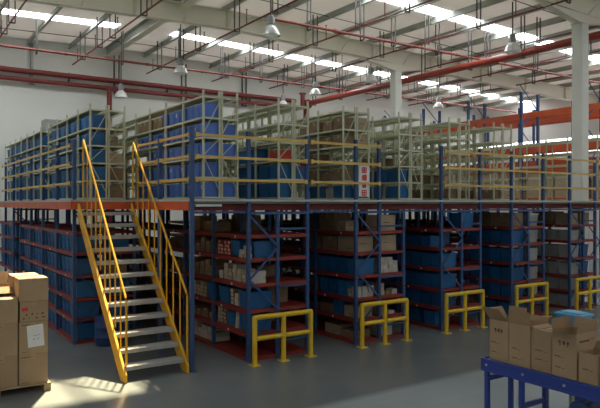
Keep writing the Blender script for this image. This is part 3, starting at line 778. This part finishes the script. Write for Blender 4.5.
# ------------------------------------------------------------------ guard rails on the deck
RZ = (3.15, 3.53, 3.89)
def guard(loc, label, segs, m='rail_yellow', cap=False):
    t = thing('guard_rail', loc, label, 'railing', 'yellow guard rails on the deck')
    for z in RZ:
        for p, r in segs:
            q = MB()
            q.bar((p[0], p[1], z), (r[0], r[1], z), 0.028, 0.044)
            d = (Vector(r) - Vector(p)).normalized()
            for e, sgn in ((p, 1), (r, -1)):
                c = Vector(e) + d*0.03*sgn
                q.box(c.x-0.018-0.012*abs(d.x), c.y-0.018-0.012*abs(d.y), z-0.04, c.x+0.018+0.012*abs(d.x), c.y+0.018+0.012*abs(d.y), z+0.04)
            q.build('rail', m, t)
    return t
YF = 9.385
guard((4.3, YF, DECK), 'three yellow guard rails along the deck front, from corner post to lettered sign', [((4.26, YF), (6.49, YF)), ((6.57, YF), (8.27, YF))])
guard((10.1, YF, DECK), 'three yellow guard rails along the deck front, beyond the opening right of the sign', [((10.1, YF), (15.9, YF)), ((16.05, YF), (DX1, YF))])
guard((4.19, 9.5, DECK), 'short yellow guard rails between two blue posts at the stairwell edge', [((4.19, 9.46), (4.19, 10.75))])
guard((4.20, 10.9, DECK), 'short yellow guard rails joining the right stair handrail to a blue post', [((4.20, 10.86), (4.20, 11.95))])
guard((3.06, 12.6, DECK), 'long yellow guard rails in front of the blue bins left of the stairhead', [((3.06, 12.56+1.4*b), (3.06, 12.48+1.4*(b+1))) for b in range(6)])

# ------------------------------------------------------------------ sign with four red characters
t = thing('hanging_sign', (7.87, 9.33, 2.95), 'white vertical sign with four red characters tied to the deck rails', 'sign')
sx0, sx1, sz0, sz1 = 7.74, 8.00, 2.89, 3.50
sy = 9.4165
MB().box(sx0, sy-0.006, sz0, sx1, sy+0.006, sz1).build('panel', 'paper', t)
q = MB()
def strokes(cx, cz, s, lst):
    for a, b, c, d in lst:   # in a -1..1 square
        if a == c: q.box(cx + a*s - 0.0125, sy-0.009, cz + min(b,d)*s, cx + a*s + 0.0125, sy-0.0061, cz + max(b,d)*s)
        elif b == d: q.box(cx + min(a,c)*s, sy-0.009, cz + b*s - 0.011, cx + max(a,c)*s, sy-0.0061, cz + b*s + 0.011)
        else: q.bar((cx+a*s, sy-0.0076, cz+b*s), (cx+c*s, sy-0.0076, cz+d*s), 0.0028, 0.024, up=(0,1,0)) if False else q.bar((cx+a*s, sy-0.0076, cz+b*s), (cx+c*s, sy-0.0076, cz+d*s), 0.025, 0.003, up=(0,1,0))
cx = (sx0 + sx1)/2
strokes(cx, 3.415, 0.052, [(-1,.8,1,.8), (-1,.8,-1,-1), (1,.8,1,-1), (-.6,.2,.6,.2), (-.6,-.35,.6,-.35), (0,.8,0,-1), (-1,-1,1,-1)])
strokes(cx, 3.265, 0.052, [(-.8,.9,-.8,-1), (-1,.3,-.4,.3), (-.2,.9,1,.9), (-.2,.9,-.2,-1), (.4,.9,.4,-1), (1,.9,1,-1), (-.2,0,1,0), (-.2,-1,1,-1)])
strokes(cx, 3.115, 0.052, [(-1,.6,1,.6), (0,1,0,-1), (-1,.0,1,.0), (-.6,.0,-.6,-.8), (.6,.0,.6,-.8), (-1,-.8,1,-.8)])
strokes(cx, 2.965, 0.050, [(-1,1,1,1), (-1,1,-1,-1), (1,1,1,-1), (-1,-1,1,-1), (-1,.1,1,.1), (0,.9,0,-.9)])
q.build('lettering', 'red_ink', t)

# ------------------------------------------------------------------ stairs
t = thing('steel_stairs', (3.63, 9.5, 0), 'yellow steel stairs with grey treads climbing to the deck', 'stairs')
SXL, SXR = 3.10, 4.125; SY0, SY1 = 9.45, 12.12; NR = 13; rise = DECK/NR; run = (SY1 - 9.46)/(NR-1)
slope = rise/run
for x in (SXL, SXR):
    q = MB()
    a, b = x-0.022, x+0.022
    zt = lambda y: (y - SY0)*slope + 0.14
    poly = [(SY0-0.10, 0.0), (SY0+0.12, 0.0), (SY1+0.03, DECK-0.25), (SY1+0.03, DECK-0.03), (SY0-0.10, 0.10)]
    poly = [(SY0-0.09, 0.0), (SY0+0.13, 0.0), (SY1, DECK-0.29), (SY1, DECK-0.04), (SY0-0.09, 0.12)]
    q.prism(poly, 'x', a, b)
    q.build('stringer', 'yellow_paint', t, bevel=0.006)
for k in range(1, NR):
    z = k*rise; y = 9.47 + (k-1)*run
    q = MB(); q.box(SXL+0.032, y, z-0.035, SXR-0.032, y+0.25, z); q.box(SXL+0.032, y, z-0.06, SXR-0.032, y+0.012, z-0.035)
    for j in range(4): q.box(SXL+0.05, y+0.02+j*0.055, z, SXR-0.05, y+0.035+j*0.055, z+0.004)
    q.build('tread', 'tread_steel', t)
for x, yb, zb in ((SXL+0.075, 9.57, 1.27), (SXR+0.014, 9.43, 1.29)):
    # handrail: parallel to the stair, a level stub at the top, the end post at the bottom
    yt, zt_ = 12.08, 3.98
    q = MB(); q.tube([(x, yb, 0.12 if x < 3.5 else 0.12), (x, yb, zb-0.04), (x, yb+0.03, zb), (x, yt-0.02, zt_-0.02), (x, yt, zt_-0.05), (x, yt, 2.86)], 0.019, 8)
    q.build('handrail', 'yellow_paint', t, smooth=True)
    for k in range(1, 9):
        y = yb + (yt - yb)*k/9
        zlo = (y - SY0)/(SY1 - SY0)*(DECK - 0.04) + 0.02; zhi = zb + (y - yb - 0.03)/(yt - yb - 0.05)*(zt_ - zb)
        MB().tube([(x, y, zlo), (x, y, zhi)], 0.013, 6).build('baluster', 'yellow_paint', t)

# ------------------------------------------------------------------ yellow barriers
BX = [5.25, 7.61, 9.92, 12.27, 14.69]
BL = ['yellow tube barrier nearest the stairs', 'second yellow tube barrier from the stairs', 'third yellow tube barrier from the stairs', 'fourth yellow tube barrier from the stairs, behind the open cartons', 'fifth yellow tube barrier from the stairs, by the white column']
for i, x in enumerate(BX):
    y = 9.16
    t = thing('safety_barrier', (x, y, 0), BL[i], 'barrier', 'yellow barriers at the rack ends')
    W = 1.16; r = 0.044; top = 0.855; m = 'lemon_paint'
    MB().tube([(x, y, top-r), (x+W, y, top-r)], r, 14).build('top_rail', m, t, smooth=True)
    for k in (0, 0.5, 1):
        q = MB(); q.tube([(x+W*k, y, 0.012), (x+W*k, y, top-r)], r, 14)
        if k != 0.5: q.lathe([(0.0,r),(r*0.7,r*0.7),(r,0.0),(r*0.7,-r*0.7),(0.0,-r)], (x+W*k, y, top-r), 14)
        p = q.build('post', m, t, smooth=True)
        q = MB(); q.box(x+W*k-0.085, y-0.085, 0, x+W*k+0.085, y+0.085, 0.012)
        q.build('base_plate', m, p, origin=(x, y, 0))
        for sx in (-1, 1):
            for sy_ in (-1, 1): MB().lathe([(0.0,0.03),(0.012,0.03),(0.012,0.012)], (x+W*k+sx*0.065, y+sy_*0.065, 0), 6).build('anchor_bolt', 'bolt', p, origin=(x, y, 0))
    for k in (0, 0.5): MB().tube([(x+W*k+r*0.8, y, 0.45), (x+W*(k+0.5)-r*0.8, y, 0.45)], r*0.92, 14).build('middle_rail', m, t, smooth=True)

# ------------------------------------------------------------------ near cartons
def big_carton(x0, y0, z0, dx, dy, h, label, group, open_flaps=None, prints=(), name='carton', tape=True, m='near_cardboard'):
    t = thing(name, (x0, y0, z0), label, 'carton', group)
    th = 0.006
    q = MB()
    q.box(x0, y0, z0, x0+dx, y0+th, z0+h); q.box(x0, y0+dy-th, z0, x0+dx, y0+dy, z0+h)
    q.box(x0, y0+th, z0, x0+th, y0+dy-th, z0+h); q.box(x0+dx-th, y0+th, z0, x0+dx, y0+dy-th, z0+h)
    q.box(x0+th, y0+th, z0, x0+dx-th, y0+dy-th, z0+th)
    q.build('body', m, t, bevel=0.002)
    if open_flaps is None:
        q = MB(); e = 0.005
        q.box(x0+0.001, y0+0.001, z0+h, x0+dx/2-0.0015, y0+dy-0.001, z0+h+e); q.box(x0+dx/2+0.0015, y0+0.001, z0+h, x0+dx-0.001, y0+dy-0.001, z0+h+e)
        q.build('flap', m, t)
        if tape:
            q = MB(); c = x0+dx/2
            q.box(c-0.03, y0+0.0, z0+h+e, c+0.03, y0+dy, z0+h+e+0.001); q.box(c-0.03, y0-0.001, z0+h-0.07, c+0.03, y0-0.0002, z0+h+e)
            q.build('tape', 'tape', t)
    else:
        for side, ang, ln, skew in open_flaps:   # ang: degrees from upright, outward positive
            s, c = math.sin(R(ang))*ln, math.cos(R(ang))*ln; k = skew
            zt = z0+h
            if side == '-x': b = [(x0, y0+0.01, zt), (x0, y0+dy-0.01, zt)]; off = Vector((-s, 0, c)); along = Vector((0,1,0)); nrm = Vector((th,0,0))
            elif side == '+x': b = [(x0+dx-th, y0+0.01, zt), (x0+dx-th, y0+dy-0.01, zt)]; off = Vector((s, 0, c)); along = Vector((0,1,0)); nrm = Vector((th,0,0))
            elif side == '-y': b = [(x0+0.01, y0, zt), (x0+dx-0.01, y0, zt)]; off = Vector((0, -s, c)); along = Vector((1,0,0)); nrm = Vector((0,th,0))
            else: b = [(x0+0.01, y0+dy-th, zt), (x0+dx-0.01, y0+dy-th, zt)]; off = Vector((0, s, c)); along = Vector((1,0,0)); nrm = Vector((0,th,0))
            if abs(ang) > 45: nrm = Vector((0, 0, -th))
            p0, p1 = Vector(b[0]), Vector(b[1]); p2, p3 = p1 + off + along*k, p0 + off + along*k
            q = MB(); q.hexa([p0, p1, p2, p3], [p0+nrm, p1+nrm, p2+nrm, p3+nrm]); q.build('flap', 'inner_cardboard', t)
    if prints:
        for face, u0, v0, u1, v1 in prints:   # fractions on the face
            q = MB()
            if face == '-x': q.box(x0-0.0012, y0+dy*(1-u1), z0+h*v0, x0-0.0002, y0+dy*(1-u0), z0+h*v1)
            else: q.box(x0+dx*u0, y0-0.0012, z0+h*v0, x0+dx*u1, y0-0.0002, z0+h*v1)
            q.build('print', 'ink', t)
    return t
CX, CZ = 6.49, 0.752
marks = [('-x', .26, .76, .36, .80), ('-x', .31, .70, .36, .76), ('-x', .44, .72, .54, .80), ('-x', .60, .74, .70, .79), ('-x', .62, .69, .66, .74)]
lines2 = [('-x', .10, .44, .34, .46), ('-x', .36, .43, .50, .44), ('-x', .12, .20, .36, .22), ('-x', .40, .19, .52, .20)]
lines3 = [('-x', .14, .40, .38, .42), ('-x', .42, .39, .56, .40), ('-x', .16, .17, .42, .19), ('-x', .46, .16, .60, .17)]
CG = 'cartons on the blue conveyor'
big_carton(CX, 4.965, CZ, 0.36, 0.29, 0.515, 'farthest open carton on the blue conveyor, beside the conveyor end', CG, [('-x', 34, 0.20, 0.05), ('+x', 12, 0.14, 0.0), ('+y', 35, 0.15, 0.0)], marks + lines2)
big_carton(CX, 4.655, CZ, 0.36, 0.305, 0.515, 'second carton from the conveyor end, one flap standing upright', CG, [('-x', 2, 0.165, -0.01), ('+x', 30, 0.08, 0.0), ('-y', 100, 0.10, 0.0)], lines3)
big_carton(CX+0.015, 4.375, CZ, 0.36, 0.275, 0.485, 'third carton from the conveyor end, top folded flat, between open ones', CG, None, [('-x', .2, .50, .55, .52), ('-x', .6, .49, .8, .50), ('-x', .2, .28, .55, .30), ('-x', .6, .27, .8, .28)])
big_carton(CX, 4.045, CZ, 0.40, 0.315, 0.525, 'wide open carton on the conveyor before the pale blue bin', CG, [('-x', 76, 0.14, 0.03), ('+y', 8, 0.125, 0.0), ('+x', 30, 0.13, 0.0), ('-y', 4, 0.14, 0.015)], marks + lines2 + [('-y', .12, .80, .62, .84), ('-y', .70, .84, .85, .86)])
big_carton(CX, 3.80, CZ, 0.30, 0.225, 0.335, 'small low carton nearest on the conveyor, below the wide open one', CG, [('+x', 30, 0.1, 0.0), ('-y', 100, 0.1, 0.0)], [('-x', .2, .45, .5, .48), ('-x', .55, .44, .75, .46), ('-y', .25, .35, .6, .40)])
big_carton(CX, 3.30, CZ, 0.36, 0.34, 0.36, 'carton on the conveyor mostly cut off at the photo edge', CG, None, lines2)

# conveyor
t = thing('roller_conveyor', (6.72, 4.2, 0), 'blue roller conveyor carrying brown cartons', 'conveyor')
ca, cb, cy0, cy1 = 6.49, 6.98, 1.6, 5.35
for x, s in ((ca, 1), (cb, -1)):
    q = MB()
    xo = x - 0.03 if s > 0 else x
    q.box(xo+0.0, cy0, 0.59, xo+0.03, cy1, 0.75); 
    q.box(xo-0.012 if s > 0 else xo+0.03, cy0, 0.728, xo if s > 0 else xo+0.042, cy1, 0.75); q.box(xo-0.012 if s > 0 else xo+0.03, cy0, 0.59, xo if s > 0 else xo+0.042, cy1, 0.612)
    sc = q.build('side_channel', 'conveyor_blue', t, bevel=0.003)
    q = MB()
    for y in [cy1 - 0.07 - k*0.55 for k in range(7)]:
        q.tube([(x-0.045 if s > 0 else x+0.03, y, 0.675), (x if s > 0 else x+0.045, y, 0.675)], 0.017, 8)
    q.build('bolt', 'bolt', sc, origin=(6.72, 4.2, 0))
for k in range(38):
    y = cy1 - 0.06 - k*0.1
    MB().tube([(ca+0.002, y, 0.722), (cb-0.002, y, 0.722)], 0.024, 10).build('roller', 'roller_steel', t, smooth=True)
MB().box(ca-0.03, cy1, 0.59, cb+0.03, cy1+0.02, 0.75).build('end_plate', 'conveyor_blue', t)
for ya, zc in ((5.30, 0.49), (4.78, 0.27), (2.4, 0.27)):
    q = MB()
    for x in (ca+0.01, cb-0.005): q.box(x-0.028, ya-0.028, 0.0, x+0.028, ya+0.028, 0.589)
    q.box(ca+0.038, ya-0.022, zc-0.03, cb-0.033, ya+0.022, zc+0.03)
    q.build('leg_frame', 'conveyor_blue', t, bevel=0.004)
q = MB(); q.tube([(ca+0.05, 4.05, 0.40), (cb-0.05, 4.05, 0.40)], 0.12, 18); q.box(ca+0.06, 3.99, 0.44, cb-0.06, 4.11, 0.56)
q.build('drive_drum', 'dark_blue_steel', t)
# packing table with a pale blue bin beyond the conveyor
t = thing('packing_table', (7.5, 4.5, 0), 'pale packing table behind the conveyor cartons', 'table')
MB().box(7.06, 3.2, 0.86, 7.70, 4.9, 0.90).build('table_top', 'table_top', t, bevel=0.004)
for x in (7.10, 7.66):
    for y in (3.25, 4.85): MB().box(x-0.025, y-0.025, 0, x+0.025, y+0.025, 0.86).build('leg', 'lamp_box', t)
def lidded_bin(x0, y0, z0, dx, dy, h, label):
    t = thing('storage_bin', (x0+dx/2, y0+dy/2, z0), label, 'bin')
    q = MB(); k = 0.02
    q.hexa([(x0+k,y0+k,z0),(x0+dx-k,y0+k,z0),(x0+dx-k,y0+dy-k,z0),(x0+k,y0+dy-k,z0)], [(x0+0.005,y0+0.005,z0+h),(x0+dx-0.005,y0+0.005,z0+h),(x0+dx-0.005,y0+dy-0.005,z0+h),(x0+0.005,y0+dy-0.005,z0+h)])
    q.build('body', 'pale_blue_bin', t, bevel=0.008)
    q = MB(); q.box(x0-0.012, y0-0.012, z0+h, x0+dx+0.012, y0+dy+0.012, z0+h+0.035)
    q.box(x0+0.03, y0+0.03, z0+h+0.035, x0+dx-0.03, y0+dy-0.03, z0+h+0.05)
    q.build('lid', 'pale_blue_bin', t, bevel=0.008)
lidded_bin(7.10, 4.37, 0.901, 0.26, 0.35, 0.44, 'pale blue lidded bin showing behind the open cartons')
put('carton', 0.40, 0.34, 0.22, 'white_pack', (7.42, 3.78, 0.902), 'white box on the packing table, right of the pale blue bin', 'boxes on the packing table', 'box')

# ------------------------------------------------------------------ pallet with cartons on the left
t = thing('wooden_pallet', (1.5, 10.1, 0), 'wooden pallet under the brown carton stacks', 'pallet')
px0, px1, py0, py1 = 0.62, 2.07, 9.64, 10.72
for k in range(7):
    y = py0 + k*(py1-py0-0.1)/6
    MB().box(px0, y, 0.098, px1, y+0.10, 0.118).build('deck_board', 'pallet_wood', t, bevel=0.003)
for x in (px0, (px0+px1)/2-0.05, px1-0.10):
    for y in (py0, (py0+py1)/2-0.05, py1-0.10): MB().box(x, y, 0.018, x+0.10, y+0.10, 0.080).build('block', 'pallet_wood', t, bevel=0.003)
    MB().box(x, py0, 0.080, x+0.10, py1, 0.098).build('bearer', 'pallet_wood', t); MB().box(x, py0, 0.0, x+0.10, py1, 0.018).build('base_board', 'pallet_wood', t)
PG = 'cartons on the wooden pallet'
zb = 0.119
hd = lambda f: [(f, .08, .90, .38, .925), (f, .40, .905, .50, .918), (f, .1, .06, .35, .075)]
def pc(x0, y0, z0, dx, dy, h, label, **k): return big_carton(x0, y0, z0, dx, dy, h - 0.007, label, PG, **k)
xr, wr = 1.640, 0.395
pc(xr, 9.68, zb, wr, 0.40, 0.445, 'bottom carton of the front right stack on the pallet', prints=hd('-y'))
b2 = pc(xr, 9.68, zb+0.446, wr, 0.40, 0.468, 'carton with a white paper sheet on its front, on the pallet', prints=hd('-y'))
q = MB(); a = R(4)
def rot(u, v): return (1.755 + 0.11 + (u*math.cos(a) - v*math.sin(a)), 9.6785, 0.565 + 0.255 + (u*math.sin(a) + v*math.cos(a)))
pts = [rot(-0.112, -0.16), rot(0.112, -0.16), rot(0.112, 0.16), rot(-0.112, 0.16)]
q.hexa([(p[0], p[1]+0.0008, p[2]) for p in pts], [(p[0], p[1]-0.0005, p[2]) for p in pts]); q.build('paper_sheet', 'paper', b2)
q = MB()
for u, v, l in ((-0.03, 0.0, 0.02), (0.0, 0.0, 0.015), (0.03, 0.005, 0.02), (-0.04, -0.05, 0.03), (0.02, -0.05, 0.02)):
    p = rot(u, v); q.box(p[0], 9.6768, p[2], p[0]+l, 9.6779, p[2]+0.008)
q.build('print', 'ink', b2)
b3 = pc(xr+0.015, 9.685, zb+0.916, wr-0.01, 0.40, 0.298, 'scuffed carton with a red sticker, third up in the front right stack', prints=[('-y', .08, .52, .10, .60), ('-y', .2, .30, .26, .38), ('-y', .4, .33, .47, .40), ('-y', .6, .30, .63, .38), ('-y', .75, .32, .85, .40), ('-y', .1, .12, .16, .2), ('-y', .3, .14, .33, .2), ('-y', .55, .12, .62, .2), ('-y', .78, .14, .9, .2)])
MB().box(xr+0.04, 9.6838, zb+1.07, xr+0.12, 9.6848, zb+1.12).build('sticker', 'red_ink', b3)
pc(xr, 9.675, zb+1.216, wr+0.005, 0.40, 0.325, 'top carton of the front right pallet stack, sunlit lid', m='near_cardboard')
pc(xr-0.02, 10.09, zb, 0.38, 0.40, 0.445, 'bottom carton of the back right pallet stack')
pc(xr-0.02, 10.09, zb+0.446, 0.38, 0.40, 0.445, 'second carton of the back right pallet stack')
pc(xr-0.02, 10.09, zb+0.892, 0.38, 0.40, 0.33, 'third carton of the back right pallet stack')
pc(xr-0.02, 10.09, zb+1.223, 0.38, 0.40, 0.325, 'top carton of the back right pallet stack, lid sunlit')
xl = 1.215
pc(xl, 9.70, zb, 0.415, 0.40, 0.445, 'bottom carton of the middle front stack, left of the papered carton stack', prints=hd('-y'))
pc(xl, 9.70, zb+0.446, 0.415, 0.40, 0.466, 'second carton of the middle front stack, left of the white paper', prints=hd('-y'))
pc(xl, 9.70, zb+0.913, 0.415, 0.40, 0.35, 'top carton of the middle front stack, lid bright in the sun', prints=[('-y', .1, .80, .4, .84)])
pc(xl-0.01, 10.12, zb, 0.41, 0.40, 0.60, 'bottom carton of the middle back pallet stack')
pc(xl-0.01, 10.12, zb+0.601, 0.41, 0.40, 0.46, 'second carton of the middle back pallet stack')
pc(xl-0.01, 10.12, zb+1.062, 0.41, 0.40, 0.34, 'open carton with raised flaps at the back of the pallet', open_flaps=[('+y', 30, 0.20, 0.05), ('-x', 40, 0.2, 0.0), ('-y', 120, 0.16, 0.0)])
pc(0.80, 9.72, zb, 0.40, 0.40, 0.445, 'bottom carton of the outer pallet stack, cut by the photo edge')

# blue drum standing under the stairs
t = thing('blue_drum', (3.72, 12.0, 0), 'dark blue drum standing on the floor behind the stairs', 'drum')
q = MB(); q.lathe([(0.0,0.0),(0.19,0.0),(0.20,0.02),(0.205,0.15),(0.215,0.17),(0.205,0.19),(0.205,0.34),(0.215,0.36),(0.205,0.38),(0.20,0.52)], (3.62, 12.15, 0), 20); q.build('body', 'dark_blue_steel', t, smooth=True)
q = MB(); q.lathe([(0.20,0.52),(0.21,0.525),(0.21,0.55),(0.17,0.555),(0.0,0.555)], (3.62, 12.15, 0), 20); q.build('lid', 'dark_blue_steel', t, smooth=True)

# fluorescent batten under the deck edge
t = thing('ceiling_batten_light', (4.9, 9.6, 2.66), 'unlit white batten light fixed under the deck front edge', 'lamp')
MB().box(4.30, 9.455, 2.70, 4.78, 9.53, 2.742).build('body', 'lamp_metal', t, bevel=0.004)

# ------------------------------------------------------------------ pallet racking at the far right
t = thing('pallet_racking', (22, 12, 0), 'tall blue and orange pallet racking standing behind the grey shelves at the right', 'racking')
PX0, PX1 = 21.6, 22.7
PY = [10.4 + 2.75*k for k in range(6)]
PZ = [2.98, 4.28, 5.02, 6.42]
for y in PY:
    for x in (PX0, PX1):
        q = MB(); q.box(x-0.05, y-0.05, 0, x+0.05, y-0.035, 7.3); q.box(x-0.05, y-0.035, 0, x-0.035, y+0.05, 7.3); q.box(x+0.035, y-0.035, 0, x+0.05, y+0.05, 7.3)
        q.build('post', 'blue_steel', t)
    q = MB(); z = 0.4; k = 0
    while z < 7.0:
        p, r = (PX0, PX1) if k % 2 == 0 else (PX1, PX0)
        q.bar((p, y+0.06, z), (r, y+0.06, z+0.9), 0.012, 0.045); z += 0.9; k += 1
    q.build('brace', 'blue_steel', t)
for z in PZ:
    for x in (PX0, PX1):
        for k in range(5): 
            q = MB(); q.box(x-0.025, PY[k]+0.052, z-0.21, x+0.025, PY[k+1]-0.052, z); q.build('beam', 'orange_steel', t)
bi = 0
for k in range(5):
    n = 2
    for j in range(n):
        y = PY[k] + 0.15 + j*1.25
        for st in range(2):
            bi += 1
            pos = 'lower' if st == 0 else 'upper'
            put('carton', 1.12, 0.92, 0.52, 'pale_cardboard', (22.15, y + 0.58, PZ[0] + 0.002 + st*0.524), 'big brown carton, %s of pair %s from the near end on the orange racking' % (pos, ORD[k*2+j+1]), 'big cartons on pallet racking', 'carton')
# orange racking behind it, a second row
t = thing('pallet_racking', (25.5, 12, 0), 'second blue and orange pallet racking, behind the first at the right', 'racking')
for y in PY:
    for x in (25.2, 26.3):
        MB().box(x-0.05, y-0.05, 0, x+0.05, y+0.05, 7.3).build('post', 'blue_steel', t)
for z in (3.2, 4.75, 5.45, 6.72):
    for x in (25.2, 26.3):
        for k in range(5): MB().box(x-0.025, PY[k]+0.052, z-0.21, x+0.025, PY[k+1]-0.052, z).build('beam', 'orange_steel', t)

# ------------------------------------------------------------------ light
sun = bpy.data.lights.new('sun', 'SUN'); so = bpy.data.objects.new('sun', sun); C.objects.link(so)
sun.energy = 42.0; sun.angle = R(2.0); sun.color = (1.0, 0.80, 0.48)
so.rotation_euler = Vector((-0.248, -0.505, -1.0)).to_track_quat('-Z', 'Y').to_euler()
so.location = (8, 20, 20)
w = bpy.data.worlds.new('sky'); bpy.context.scene.world = w; w.use_nodes = True
bg = w.node_tree.nodes['Background']; bg.inputs[0].default_value = (0.62, 0.78, 1.0, 1); bg.inputs[1].default_value = 4.0

# remove the build-time helper property
for o in bpy.data.objects:
    if '_o' in o: del o['_o']
dup = [k for k, v in SEEN_LABELS.items() if v > 1]
if dup: print('DUP LABELS', len(dup), dup[:10])
lng = [k for k in SEEN_LABELS if len(k.split()) > 16]
if lng: print('LONG', lng[:6])

sc = bpy.context.scene
sc.view_settings.view_transform = 'Standard'; sc.view_settings.look = 'None'; sc.view_settings.gamma = 1; sc.view_settings.use_curve_mapping = False
sc.view_settings.exposure = -0.50
sc.cycles.max_bounces = 8; sc.cycles.diffuse_bounces = 6; sc.cycles.use_denoising = True
sc.cycles.sample_clamp_indirect = 6.0
sc.cycles.use_light_tree = False
